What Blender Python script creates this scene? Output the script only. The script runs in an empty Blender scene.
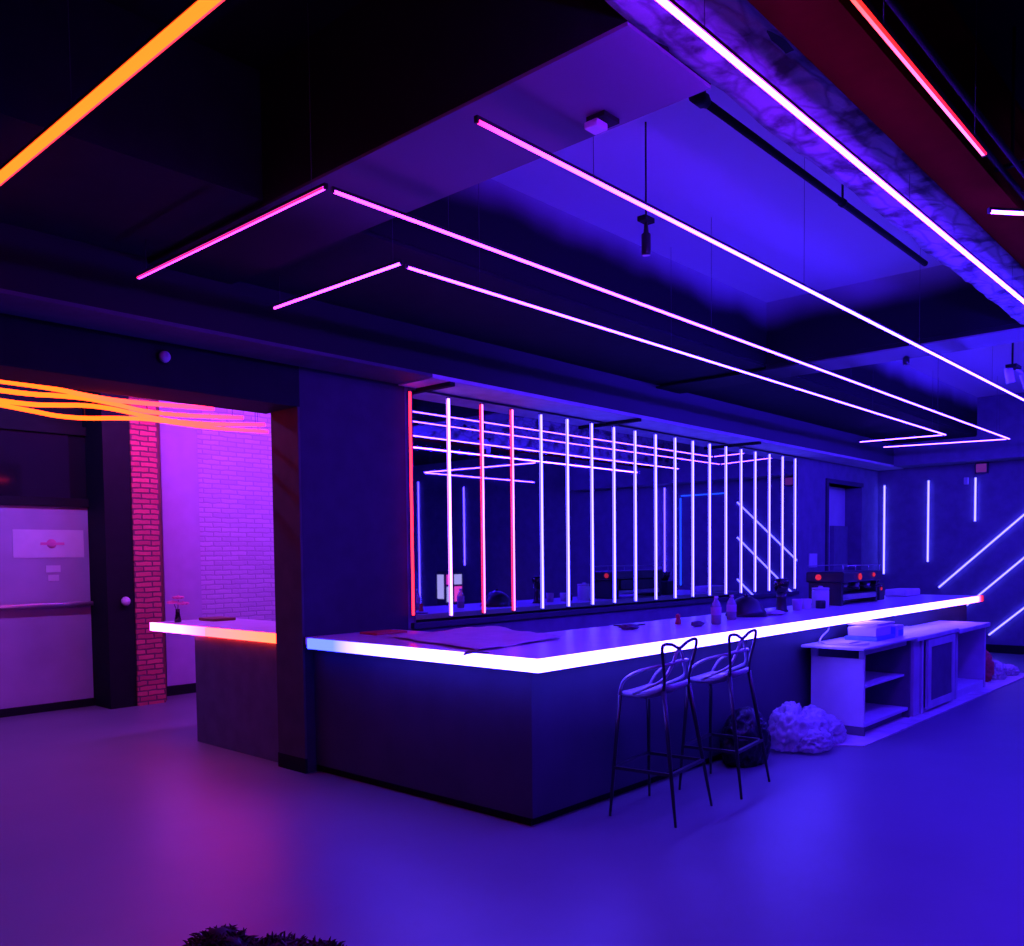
import bpy, bmesh, math, random
from mathutils import Vector, Matrix, noise
random.seed(7)
S = bpy.context.scene
COL = S.collection
S.view_settings.view_transform = 'Standard'
S.view_settings.look = 'None'
S.view_settings.exposure = 0.75
S.view_settings.gamma = 1.0
S.view_settings.use_curve_mapping = False
S.cycles.use_denoising = True
S.cycles.max_bounces = 8
S.cycles.sample_clamp_indirect = 20.0
S.cycles.caustics_reflective = False
S.cycles.caustics_refractive = False

# ------------------------------------------------------------------ materials
def _new(name):
    m = bpy.data.materials.new(name)
    m.use_nodes = True
    nt = m.node_tree
    return m, nt, nt.nodes['Principled BSDF'], nt.nodes, nt.links

def paint(name, col, rough=0.5, metal=0.0, spec=0.4, var=0.12, scale=6.0, bump=0.0, bscale=40.0, alpha=None, trans=0.0):
    m, nt, b, N, L = _new(name)
    tc = N.new('ShaderNodeTexCoord')
    nz = N.new('ShaderNodeTexNoise'); nz.inputs['Scale'].default_value = scale; nz.inputs['Detail'].default_value = 4
    L.new(tc.outputs['Object'], nz.inputs['Vector'])
    r = N.new('ShaderNodeValToRGB')
    r.color_ramp.elements[0].position = 0.3; r.color_ramp.elements[1].position = 0.7
    r.color_ramp.elements[0].color = tuple(c*(1-var) for c in col)+(1,)
    r.color_ramp.elements[1].color = tuple(min(1, c*(1+var)) for c in col)+(1,)
    L.new(nz.outputs['Fac'], r.inputs['Fac']); L.new(r.outputs['Color'], b.inputs['Base Color'])
    b.inputs['Roughness'].default_value = rough; b.inputs['Metallic'].default_value = metal
    b.inputs['Specular IOR Level'].default_value = spec
    b.inputs['Transmission Weight'].default_value = trans
    if alpha is not None: b.inputs['Alpha'].default_value = alpha
    if bump:
        n2 = N.new('ShaderNodeTexNoise'); n2.inputs['Scale'].default_value = bscale; n2.inputs['Detail'].default_value = 3
        L.new(tc.outputs['Object'], n2.inputs['Vector'])
        bp = N.new('ShaderNodeBump'); bp.inputs['Strength'].default_value = bump; bp.inputs['Distance'].default_value = 0.02
        L.new(n2.outputs['Fac'], bp.inputs['Height']); L.new(bp.outputs['Normal'], b.inputs['Normal'])
    return m

def brick(name, c1, c2, mortar, scale=1.0, bump=0.6, plane='xz', rough=0.8, bw=0.22, rh=0.075, ms=0.012):
    m, nt, b, N, L = _new(name)
    tc = N.new('ShaderNodeTexCoord'); sp = N.new('ShaderNodeSeparateXYZ'); cb = N.new('ShaderNodeCombineXYZ')
    L.new(tc.outputs['Object'], sp.inputs[0])
    L.new(sp.outputs[{'x': 0, 'y': 1, 'z': 2}[plane[0]]], cb.inputs[0]); L.new(sp.outputs[{'x': 0, 'y': 1, 'z': 2}[plane[1]]], cb.inputs[1])
    nz = N.new('ShaderNodeTexNoise'); nz.inputs['Scale'].default_value = 9; nz.inputs['Detail'].default_value = 4
    L.new(tc.outputs['Object'], nz.inputs['Vector'])
    mx = N.new('ShaderNodeMix'); mx.data_type = 'VECTOR'; mx.inputs['Factor'].default_value = 0.03
    L.new(cb.outputs[0], mx.inputs[4]); L.new(nz.outputs['Color'], mx.inputs[5])
    bt = N.new('ShaderNodeTexBrick')
    bt.inputs['Scale'].default_value = scale; bt.inputs['Brick Width'].default_value = bw; bt.inputs['Row Height'].default_value = rh
    bt.inputs['Mortar Size'].default_value = ms; bt.inputs['Mortar Smooth'].default_value = 0.4
    bt.inputs['Color1'].default_value = c1+(1,); bt.inputs['Color2'].default_value = c2+(1,); bt.inputs['Mortar'].default_value = mortar+(1,)
    L.new(mx.outputs[1], bt.inputs['Vector']); L.new(bt.outputs['Color'], b.inputs['Base Color'])
    ad = N.new('ShaderNodeMath'); ad.operation = 'SUBTRACT'
    ml = N.new('ShaderNodeMath'); ml.operation = 'MULTIPLY'; ml.inputs[1].default_value = 0.6
    L.new(nz.outputs['Fac'], ml.inputs[0]); L.new(ml.outputs[0], ad.inputs[0]); L.new(bt.outputs['Fac'], ad.inputs[1])
    bp = N.new('ShaderNodeBump'); bp.inputs['Strength'].default_value = bump; bp.inputs['Distance'].default_value = 0.02
    L.new(ad.outputs[0], bp.inputs['Height']); L.new(bp.outputs['Normal'], b.inputs['Normal'])
    b.inputs['Roughness'].default_value = rough; b.inputs['Specular IOR Level'].default_value = 0.2
    return m

def rough_stone(name, col, dark):
    m, nt, b, N, L = _new(name)
    tc = N.new('ShaderNodeTexCoord')
    mp = N.new('ShaderNodeMapping'); mp.inputs['Scale'].default_value = (6.0, 13.0, 13.0); L.new(tc.outputs['Object'], mp.inputs[0])
    nz = N.new('ShaderNodeTexNoise'); nz.inputs['Scale'].default_value = 1.2; nz.inputs['Detail'].default_value = 6
    L.new(mp.outputs[0], nz.inputs['Vector'])
    mx = N.new('ShaderNodeMix'); mx.data_type = 'VECTOR'; mx.inputs['Factor'].default_value = 0.35
    L.new(mp.outputs[0], mx.inputs[4]); L.new(nz.outputs['Color'], mx.inputs[5])
    vo = N.new('ShaderNodeTexVoronoi'); vo.feature = 'DISTANCE_TO_EDGE'; vo.inputs['Scale'].default_value = 1.0
    L.new(mx.outputs[1], vo.inputs['Vector'])
    n2 = N.new('ShaderNodeTexNoise'); n2.inputs['Scale'].default_value = 5.0; n2.inputs['Detail'].default_value = 5
    L.new(tc.outputs['Object'], n2.inputs['Vector'])
    r = N.new('ShaderNodeValToRGB'); r.color_ramp.elements[0].position = 0.0; r.color_ramp.elements[1].position = 0.11
    r.color_ramp.elements[0].color = dark+(1,); r.color_ramp.elements[1].color = col+(1,)
    L.new(vo.outputs['Distance'], r.inputs['Fac'])
    r2 = N.new('ShaderNodeValToRGB'); r2.color_ramp.elements[0].position = 0.36; r2.color_ramp.elements[1].position = 0.50
    L.new(n2.outputs['Fac'], r2.inputs['Fac'])
    m2 = N.new('ShaderNodeMix'); m2.data_type = 'RGBA'
    L.new(r2.outputs['Color'], m2.inputs['Factor']); m2.inputs[6].default_value = tuple(c*0.25 for c in col)+(1,); L.new(r.outputs['Color'], m2.inputs[7])
    L.new(m2.outputs[2], b.inputs['Base Color'])
    ad = N.new('ShaderNodeMath'); ad.operation = 'ADD'; L.new(r.outputs['Color'], ad.inputs[0]); L.new(nz.outputs['Fac'], ad.inputs[1])
    bp = N.new('ShaderNodeBump'); bp.inputs['Strength'].default_value = 0.5; bp.inputs['Distance'].default_value = 0.04
    L.new(ad.outputs[0], bp.inputs['Height']); L.new(bp.outputs['Normal'], b.inputs['Normal'])
    b.inputs['Roughness'].default_value = 0.85; b.inputs['Specular IOR Level'].default_value = 0.15
    return m

def painted_falloff(name, a, c, axis, lo, hi, wob=0.25, rough=0.7):
    """colour a below `lo` on the axis, fading to c above `hi`: light falloff painted in (object space)."""
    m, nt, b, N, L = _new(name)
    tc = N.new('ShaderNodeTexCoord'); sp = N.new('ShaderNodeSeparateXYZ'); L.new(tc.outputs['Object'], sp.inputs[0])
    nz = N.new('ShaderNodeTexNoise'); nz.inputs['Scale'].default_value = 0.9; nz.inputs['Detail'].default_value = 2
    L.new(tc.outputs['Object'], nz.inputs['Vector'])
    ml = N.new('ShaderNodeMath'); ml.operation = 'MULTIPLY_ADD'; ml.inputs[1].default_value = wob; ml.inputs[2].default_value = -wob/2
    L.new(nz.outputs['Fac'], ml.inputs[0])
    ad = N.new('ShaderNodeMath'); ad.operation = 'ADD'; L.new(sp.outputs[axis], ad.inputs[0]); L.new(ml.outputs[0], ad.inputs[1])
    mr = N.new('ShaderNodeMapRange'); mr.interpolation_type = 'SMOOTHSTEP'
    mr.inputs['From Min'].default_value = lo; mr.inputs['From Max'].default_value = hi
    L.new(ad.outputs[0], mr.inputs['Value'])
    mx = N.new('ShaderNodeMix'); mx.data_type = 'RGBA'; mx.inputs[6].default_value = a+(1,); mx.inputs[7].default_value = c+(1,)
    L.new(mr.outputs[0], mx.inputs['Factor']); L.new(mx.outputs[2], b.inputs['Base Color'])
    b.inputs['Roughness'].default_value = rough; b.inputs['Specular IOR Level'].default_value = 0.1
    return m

def glow(name, stops, axis=0, length=1.0):
    """emission whose colour runs along the strip: stops = [(0..1, (r,g,b)), ...] in scene-linear radiance."""
    m = bpy.data.materials.new(name); m.use_nodes = True
    N = m.node_tree.nodes; L = m.node_tree.links
    for n in list(N): N.remove(n)
    out = N.new('ShaderNodeOutputMaterial'); em = N.new('ShaderNodeEmission')
    tc = N.new('ShaderNodeTexCoord'); sp = N.new('ShaderNodeSeparateXYZ'); L.new(tc.outputs['Object'], sp.inputs[0])
    mr = N.new('ShaderNodeMapRange'); mr.inputs['From Min'].default_value = 0; mr.inputs['From Max'].default_value = length
    L.new(sp.outputs[axis], mr.inputs['Value'])
    r = N.new('ShaderNodeValToRGB'); el = r.color_ramp.elements
    while len(el) < len(stops): el.new(0.5)
    mxv = max(max(c) for _, c in stops)
    for e, (p, c) in zip(el, stops):
        e.position = p
    for e, (p, c) in zip(el, stops):
        s = max(c); e.color = (c[0]/mxv, c[1]/mxv, c[2]/mxv, 1)
    L.new(mr.outputs[0], r.inputs['Fac']); L.new(r.outputs['Color'], em.inputs['Color'])
    em.inputs['Strength'].default_value = mxv
    L.new(em.outputs[0], out.inputs['Surface'])
    return m

# radiances of the light strips
VW = (2.2, 0.62, 42.0)      # violet white over the bar
VB = (3.2, 1.0, 96.0)     # stronger violet white
V4 = (8.0, 1.7, 250.0)     # the brightest tube
P4 = (20.0, 0.8, 115.0)    # its pinkish near stretch
VM = (0.72, 0.50, 12.0)    # tubes on the mirror
VE = (0.46, 0.36, 7.0)     # tubes on the end wall
PW = (5.5, 0.31, 26.0)     # pinkish white
PK = (4.2, 0.15, 7.0)     # pink
MG = (2.6, 0.10, 2.4)      # magenta
RD = (6.0, 0.05, 0.14)     # red
OR = (6.5, 0.235, 0.018)    # orange
YO = (6.5, 0.29, 0.018)    # amber
BW = (2.2, 1.2, 36.0)      # counter edge white
LB = (0.16, 0.24, 14.0)     # counter edge azure
BL = (0.5, 0.25, 9.0)      # dim blue
AZ = (0.02, 0.10, 2.0)

M = dict(
    black=paint('black_paint', (0.012, 0.012, 0.016), 0.7, spec=0.15),
    ceil=paint('black_ceiling_paint', (0.010, 0.009, 0.014), 0.85, spec=0.05),
    bulk=paint('dark_soffit_paint', (0.016, 0.014, 0.024), 0.8, spec=0.1),
    fascia=paint('charcoal_paint', (0.085, 0.08, 0.12), 0.7, spec=0.15),
    soffit=paint('grey_soffit_paint', (0.60, 0.57, 0.66), 0.7, spec=0.15),
    wall=paint('grey_blue_wall_paint', (0.20, 0.19, 0.27), 0.7, spec=0.2),
    wallnear=paint('near_wall_shaded_paint', (0.045, 0.04, 0.06), 0.6, spec=0.2),  # near stretch of wall, its weaker light put into a darker colour
    walld=paint('dark_wall_paint', (0.07, 0.065, 0.10), 0.65, spec=0.2),
    panel=paint('dark_panel_laminate', (0.055, 0.055, 0.08), 0.5, spec=0.25, scale=3),
    plaster=painted_falloff('plaster_with_shade_edge', (0.62, 0.60, 0.68), (0.012, 0.010, 0.018), 1, 4.15, 4.5),  # bay ceiling, falloff into shade painted at its far edge
    beamwhite=painted_falloff('beam_plaster_with_shade', (0.24, 0.225, 0.27), (0.012, 0.010, 0.018), 1, 2.9, 4.4),  # beam undersides, dimming towards the back painted as a gradient
    fasciamix=painted_falloff('charcoal_with_shade', (0.018, 0.016, 0.026), (0.085, 0.08, 0.12), 0, 4.5, 9.5, 0.8),  # fascia, near end darkened to paint in the falloff of light
    cove=painted_falloff('plaster_with_cove_shade', (0.012, 0.010, 0.016), (0.50, 0.48, 0.56), 2, 3.98, 4.36, 0.3),  # upright bay faces, soft cove shading painted as a gradient
    stone=rough_stone('white_painted_masonry', (0.36, 0.345, 0.40), (0.22, 0.21, 0.25)),
    maroon=paint('oxide_red_steel', (0.085, 0.010, 0.005), 0.95, spec=0.0),
    redbrick=brick('red_brick', (0.85, 0.16, 0.18), (0.62, 0.10, 0.13), (0.22, 0.08, 0.10), bw=0.2, rh=0.06, ms=0.010, bump=1.0),
    whitebrick=brick('white_painted_brick', (0.72, 0.66, 0.74), (0.60, 0.54, 0.64), (0.50, 0.45, 0.55), bump=0.5, bw=0.24, rh=0.062, ms=0.010),
    floor=paint('grey_sealed_concrete', (0.15, 0.147, 0.175), 0.42, spec=0.6, var=0.10, scale=0.9, bump=0.03, bscale=3.0),
    stonetop=paint('white_quartz', (0.62, 0.54, 0.64), 0.30, spec=0.45, var=0.08, scale=5, bump=0.02, bscale=8),
    white=paint('white_laminate', (0.70, 0.68, 0.72), 0.45, spec=0.3, var=0.05),
    whiteold=paint('worn_white_laminate', (0.58, 0.55, 0.60), 0.55, spec=0.25, var=0.12, scale=4),
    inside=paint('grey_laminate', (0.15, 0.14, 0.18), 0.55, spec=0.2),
    ply=paint('pale_board', (0.60, 0.52, 0.56), 0.7, spec=0.15, var=0.15),
    sidepanel=paint('grey_panel_laminate', (0.14, 0.14, 0.19), 0.5, spec=0.2),
    blackplastic=paint('black_plastic', (0.02, 0.02, 0.026), 0.32, spec=0.5),
    seat=paint('dark_grey_plastic', (0.30, 0.29, 0.33), 0.3, spec=0.5),
    steel=paint('brushed_steel', (0.45, 0.45, 0.48), 0.3, metal=0.9),
    darksteel=paint('dark_machine_steel', (0.05, 0.05, 0.06), 0.3, metal=0.5),
    film=paint('milky_plastic_film', (0.70, 0.66, 0.72), 0.35, spec=0.5, bump=0.7, bscale=16, alpha=0.5),
    blackbag=paint('black_bag_film', (0.012, 0.012, 0.015), 0.4, spec=0.3, bump=0.5, bscale=14),
    paper=paint('pale_paper', (0.62, 0.56, 0.62), 0.7, spec=0.1, var=0.08),
    card=paint('pale_carton', (0.66, 0.60, 0.66), 0.6, spec=0.15),
    bluecard=paint('blue_carton', (0.14, 0.30, 0.75), 0.55),
    redcard=paint('red_packet', (0.65, 0.06, 0.09), 0.5),
    pinkcard=paint('pink_packet', (0.80, 0.20, 0.42), 0.5),
    cola=paint('dark_drink', (0.03, 0.01, 0.015), 0.2),
    pet=paint('clear_bottle_plastic', (0.60, 0.55, 0.62), 0.18, spec=0.6, alpha=0.55),
    labelpink=paint('bottle_label', (0.55, 0.32, 0.50), 0.5),
    frost=paint('frosted_door_glass', (0.42, 0.38, 0.48), 0.34, spec=0.5, var=0.15, scale=1.2),
    dglass=paint('dark_glass', (0.012, 0.010, 0.016), 0.08, spec=0.6),
    fur=paint('dark_shaggy_fur', (0.03, 0.017, 0.012), 0.7, var=0.6, scale=8),
    brown=paint('brown_board', (0.22, 0.10, 0.06), 0.7),
    knob=paint('pale_metal_knob', (0.65, 0.62, 0.68), 0.3),
    pillar=paint('brown_grey_pillar_paint', (0.09, 0.095, 0.09), 0.7, spec=0.15),
    lilac=paint('smooth_white_plaster', (0.52, 0.48, 0.60), 0.75, spec=0.15, var=0.05),
)
def mirror_mat():
    m, nt, b, N, L = _new('dark_tinted_mirror')
    nz = N.new('ShaderNodeTexNoise'); nz.inputs['Scale'].default_value = 1.3
    tc = N.new('ShaderNodeTexCoord'); L.new(tc.outputs['Object'], nz.inputs['Vector'])
    r = N.new('ShaderNodeValToRGB'); r.color_ramp.elements[0].color = (0.56, 0.54, 0.70, 1); r.color_ramp.elements[1].color = (0.62, 0.60, 0.76, 1)
    L.new(nz.outputs['Fac'], r.inputs['Fac']); L.new(r.outputs['Color'], b.inputs['Base Color'])
    b.inputs['Metallic'].default_value = 1; b.inputs['Roughness'].default_value = 0.015
    return m
M['mirror'] = mirror_mat()
M['led_red'] = glow('red_indicator', [(0, (0.4, 0.012, 0.05)), (1, (0.4, 0.012, 0.05))])

# ------------------------------------------------------------------ mesh helpers
class MB:
    def __init__(s): s.v = []; s.f = []; s.sm = []
    def add(s, vs, fs, smooth=False):
        o = len(s.v); s.v += [Vector(v) for v in vs]
        for f in fs: s.f.append([o+i for i in f]); s.sm.append(smooth)
        return s
    def box(s, x0, x1, y0, y1, z0, z1):
        vs = [(x, y, z) for x in (x0, x1) for y in (y0, y1) for z in (z0, z1)]
        return s.add(vs, [(0, 1, 3, 2), (4, 6, 7, 5), (0, 4, 5, 1), (2, 3, 7, 6), (0, 2, 6, 4), (1, 5, 7, 3)])
    def bbox(s, x0, x1, y0, y1, z0, z1, b=0.006):
        """box with bevelled edges"""
        bm = bmesh.new(); bmesh.ops.create_cube(bm, size=1)
        for v in bm.verts:
            v.co = Vector(((x0+x1)/2+v.co.x*(x1-x0), (y0+y1)/2+v.co.y*(y1-y0), (z0+z1)/2+v.co.z*(z1-z0)))
        bmesh.ops.bevel(bm, geom=bm.edges[:], offset=b, segments=2, affect='EDGES', profile=0.5)
        bm.verts.index_update()
        s.add([v.co.copy() for v in bm.verts], [[v.index for v in f.verts] for f in bm.faces]); bm.free(); return s
    def prism(s, poly, z0, z1):
        n = len(poly)
        vs = [(x, y, z0) for x, y in poly]+[(x, y, z1) for x, y in poly]
        fs = [list(range(n))[::-1], list(range(n, 2*n))]+[(i, (i+1) % n, n+(i+1) % n, n+i) for i in range(n)]
        return s.add(vs, fs)
    def tube(s, pts, r, n=8, cap=True, closed=False):
        pts = [Vector(p) for p in pts]; k = len(pts)
        rs = r if isinstance(r, (list, tuple)) else [r]*k
        vs = []; up = None
        for i, p in enumerate(pts):
            if closed: t = pts[(i+1) % k]-pts[i-1]
            else: t = pts[min(i+1, k-1)]-pts[max(i-1, 0)]
            t.normalize()
            if up is None:
                up = Vector((0, 0, 1)) if abs(t.z) < 0.9 else Vector((1, 0, 0))
            a = t.cross(up)
            if a.length < 1e-4: a = t.cross(Vector((1, 0, 0.3)))
            a.normalize(); b = a.cross(t).normalized(); up = b
            for j in range(n):
                q = 2*math.pi*j/n; vs.append(p+(a*math.cos(q)+b*math.sin(q))*rs[i])
        fs = []
        for i in range(k if closed else k-1):
            for j in range(n):
                fs.append((i*n+j, i*n+(j+1) % n, ((i+1) % k)*n+(j+1) % n, ((i+1) % k)*n+j))
        if cap and not closed:
            fs += [tuple(range(n))[::-1], tuple(range((k-1)*n, k*n))]
        return s.add(vs, fs, True)
    def lathe(s, c, prof, n=16, axis='z'):
        c = Vector(c); vs = []
        for r, h in prof:
            for j in range(n):
                q = 2*math.pi*j/n
                d = {'z': (r*math.cos(q), r*math.sin(q), h), 'y': (r*math.cos(q), h, r*math.sin(q)), 'x': (h, r*math.cos(q), r*math.sin(q))}[axis]
                vs.append(c+Vector(d))
        k = len(prof)
        fs = [(i*n+j, i*n+(j+1) % n, (i+1)*n+(j+1) % n, (i+1)*n+j) for i in range(k-1) for j in range(n)]
        fs += [tuple(range(n))[::-1], tuple(range((k-1)*n, k*n))]
        return s.add(vs, fs, True)
    def oriented(s, o, d, u, v, l0, l1, u0, u1, v0, v1):
        o = Vector(o); vs = [o+d*a+u*b+v*c for a in (l0, l1) for b in (u0, u1) for c in (v0, v1)]
        return s.add(vs, [(0, 1, 3, 2), (4, 6, 7, 5), (0, 4, 5, 1), (2, 3, 7, 6), (0, 2, 6, 4), (1, 5, 7, 3)])
    def blob(s, c, r, amp=0.25, freq=2.0, sub=4, seed=0, flat=None, ridge=False):
        bm = bmesh.new(); bmesh.ops.create_icosphere(bm, subdivisions=sub, radius=1)
        c = Vector(c); r = Vector(r); off = Vector((seed*7.3, seed*3.1, seed*1.7))
        vs = []
        for v in bm.verts:
            n = v.co.normalized()
            d = noise.fractal(n*freq+off, 0.8, 2.2, 4)
            if ridge: d = 0.5-abs(noise.fractal(n*freq+off, 0.7, 2.2, 5))*1.6
            p = Vector((n.x*r.x, n.y*r.y, n.z*r.z))*(1+amp*d)+c
            if flat is not None and p.z < flat: p.z = flat+0.004*random.random()
            vs.append(p)
        bm.verts.index_update()
        s.add(vs, [[v.index for v in f.verts] for f in bm.faces], True); bm.free(); return s
    def build(s, name, mat, parent=None, local=False, smooth_angle=None):
        me = bpy.data.meshes.new(name)
        vs = s.v
        if parent is not None and not local:
            r = parent
            while r.parent: r = r.parent
            vs = [v-r.location for v in vs]
        me.from_pydata([tuple(v) for v in vs], [], s.f)
        me.polygons.foreach_set('use_smooth', s.sm)
        bm = bmesh.new(); bm.from_mesh(me); bmesh.ops.recalc_face_normals(bm, faces=bm.faces); bm.to_mesh(me); bm.free()
        me.materials.append(M[mat] if isinstance(mat, str) else mat)
        o = bpy.data.objects.new(name, me); COL.objects.link(o)
        if parent is not None: o.parent = parent
        return o

def tag(o, label, cat, group=None):
    o['label'] = label; o['category'] = cat
    if group: o['group'] = group
    return o
def thing(name, label, cat, loc, rz=0.0, group=None):
    o = bpy.data.objects.new(name, None); COL.objects.link(o)
    o.empty_display_size = 0.1; o.location = loc; o.rotation_euler = (0, 0, rz)
    return tag(o, label, cat, group)
def struct(name, mb, mat, label=None):
    o = mb.build(name, mat); o['kind'] = 'structure'
    if label: o['label'] = label
    return o
def smooth_path(pts, n=8, closed=False):
    """Catmull-Rom through the points"""
    P = [Vector(p) for p in pts]; out = []; k = len(P)
    rng = range(k) if closed else range(k-1)
    for i in rng:
        if closed: a, b, c, d = P[i-1], P[i], P[(i+1) % k], P[(i+2) % k]
        else: a, b, c, d = P[max(i-1, 0)], P[i], P[i+1], P[min(i+2, k-1)]
        for j in range(n):
            t = j/n
            out.append(0.5*((2*b)+(c-a)*t+(2*a-5*b+4*c-d)*t*t+(3*b-a-3*c+d)*t**3))
    if not closed: out.append(P[-1])
    return out

# ------------------------------------------------------------------ the setting
XE = 16.6       # end wall
YB = 5.94       # back wall face
ZC = 4.3
struct('floor', MB().box(-3.2, 17.0, -9.2, 11.2, -0.12, 0.0), 'floor')
struct('ceiling', MB().box(-3.2, 17.0, -9.2, 11.2, ZC, ZC+0.15), 'ceil')
# back wall: mirror wall with a recessed doorway near its far end, open to the side room at the near end
struct('wall_near', MB().box(4.08, 5.17, YB, YB+0.38, 0, 3.25), 'wallnear')
struct('wall_back', MB().box(5.17, 14.3, YB, YB+0.48, 0, 3.25).box(15.8, XE, YB, YB+0.48, 0, 3.25).box(14.3, 15.8, YB, YB+0.48, 2.88, 3.25).box(4.08, XE, YB, YB+0.48, 3.25, ZC), 'wall')
struct('wall_header', MB().box(-3.0, 4.08, YB, YB+0.48, 2.92, ZC), 'black')
struct('wall_end', MB().box(XE, XE+0.2, -9.0, YB+0.48, 0, ZC), 'wall')
struct('wall_south', MB().box(-3.0, XE, -9.2, -9.0, 0, ZC), 'wall')
struct('wall_west', MB().box(-3.2, -3.0, -9.0, 11.05, 0, ZC), 'walld')
struct('wall_partition', MB().box(6.0, XE, -7.1, -6.9, 0, 1.32), 'white')
# soffit over the mirror wall and along the end wall
struct('trim_1', MB().box(-3.0, XE, 5.5, YB, 3.26, ZC), 'fasciamix')
struct('trim_2', MB().box(5.1, XE, 5.5, YB, 3.225, 3.26), 'soffit')
struct('trim_17', MB().box(-3.0, 5.1, 5.5, YB, 3.235, 3.26), 'fascia')  # soffit underside continued, darker colour where less light falls
struct('trim_3', MB().box(16.1, XE, -1.0, 5.5, 3.24, ZC), 'wall')
# boxed-in bulkhead over the bar
struct('trim_4', MB().box(-3.0, 16.1, 4.18, 5.5, 3.63, ZC), 'bulk')
# cross beams: black body, plastered underside with shade painted in
struct('trim_5', MB().box(2.67, 3.25, 1.46, 4.18, 3.61, ZC), 'black')
struct('trim_6', MB().box(2.67, 3.25, 1.84, 5.5, 3.595, 3.61), 'beamwhite')
struct('trim_7', MB().box(8.5, 9.0, 1.84, 4.18, 3.61, ZC), 'black')
struct('trim_8', MB().box(8.5, 9.0, 1.84, 5.5, 3.595, 3.61), 'beamwhite')
# rough masonry beam and steel beam beside it
stone = MB()
bm = bmesh.new()
nx, ny = 220, 8
def stone_pt(x, v):
    # v 0..1: across the underside from the far edge to the near edge
    y = 1.83-0.37*v; z = 3.60
    n = noise.fractal(Vector((x*3.1, y*9, 1.0)), 0.8, 2.0, 4)*0.018
    e = 0.03*noise.noise(Vector((x*2.3, v*3, 5.0)))*(1 if v in (0, 1) else 0.2)
    return Vector((x, y+e, z+n))
vs = []; fs = []
for i in range(nx+1):
    for j in range(ny+1):
        vs.append(stone_pt(-3.0+(XE-0.5+3.0)*i/nx, j/ny))
for i in range(nx):
    for j in range(ny):
        a = i*(ny+1)+j; fs.append((a, a+1, a+ny+2, a+ny+1))
base = len(vs)
top = []
for i in range(nx+1):
    x = -3.0+(XE-0.5+3.0)*i/nx
    vs.append(Vector((x, 1.86, ZC))); vs.append(Vector((x, 1.46, ZC)))
for i in range(nx):
    a = i*(ny+1); b = (i+1)*(ny+1)
    fs.append((a, b, base+2*(i+1), base+2*i))
    fs.append((a+ny, base+2*i+1, base+2*(i+1)+1, b+ny))
stone.add(vs, fs, True)
struct('trim_9', stone, 'stone')
struct('trim_10', MB().box(-3.0, XE, 1.23, 1.455, 3.585, 3.61).box(-3.0, XE, 1.33, 1.36, 3.61, 4.1).box(-3.0, XE, 1.23, 1.455, 4.1, 4.13), 'maroon')
# plastered ceiling bays between the beams
struct('ceiling_panel', MB().box(3.25, 8.5, 1.84, 4.18, ZC-0.03, ZC).box(9.0, 16.1, 1.84, 4.18, ZC-0.03, ZC), 'plaster')
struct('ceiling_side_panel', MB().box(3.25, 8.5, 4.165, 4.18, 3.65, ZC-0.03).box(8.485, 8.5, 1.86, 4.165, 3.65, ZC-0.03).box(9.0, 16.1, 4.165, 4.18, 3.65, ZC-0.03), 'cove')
# side room beyond the header
struct('wall_side_room', MB().box(-3.0, 5.32, 10.85, 11.05, 0, ZC).box(4.40, 4.715, 10.31, 10.85, 0, ZC), 'black')
struct('wall_white_brick', MB().box(5.82, 9.0, 10.85, 11.05, 0, ZC), 'whitebrick')
struct('wall_plaster', MB().box(5.32, 5.82, 10.78, 11.05, 0, ZC), 'lilac')
struct('wall_side_end', MB().box(9.0, 9.2, YB+0.48, 11.05, 0, ZC), 'lilac')
struct('wall_brick_pier', MB().box(4.72, 5.04, 10.3, 10.85, 0.36, ZC).box(4.71, 5.05, 10.28, 10.85, 0, 0.36), 'redbrick')
struct('trim_11', MB().box(5.05, 5.13, 10.42, 10.78, 0, ZC), 'brown')
struct('baseboard_side_room', MB().box(5.13, 9.0, 10.74, 10.78, 0, 0.12), 'black')
struct('baseboard_end', MB().box(XE-0.03, XE, -9.0, 5.94, 0, 0.14), 'black')
struct('trim_12', MB().box(4.06, 4.08, YB-0.0, YB+0.39, 0.0, 0.12), 'black')
struct('trim_13', MB().box(4.06, 4.08, YB+0.002, YB+0.38, 0.12, 2.92), 'pillar')
# thin battens across the underside of the mirror soffit
struct('trim_14', MB().box(5.30, 5.36, 5.5, YB, 3.19, 3.225).box(8.15, 8.21, 5.5, YB, 3.19, 3.225).box(11.0, 11.06, 5.5, YB, 3.19, 3.225), 'bulk')
# far doorway
struct('wall_recess', MB().box(14.3, 15.8, YB+0.3, YB+0.48, 0, 2.88), 'white')
struct('trim_15', MB().box(14.22, 14.3, YB-0.03, YB+0.3, 0, 2.95).box(14.3, 15.8, YB-0.03, YB+0.3, 2.88, 2.95), 'walld')
d = struct('door_2', MB().bbox(15.12, 15.75, YB+0.22, YB+0.3, 0, 2.2), 'wall', 'pale blue-lit flush door in the far recess')
MB().lathe((15.2, YB+0.2, 1.0), [(0.012, -0.04), (0.012, 0.02)], 10, 'y').build('door_handle', 'steel', d)

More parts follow.
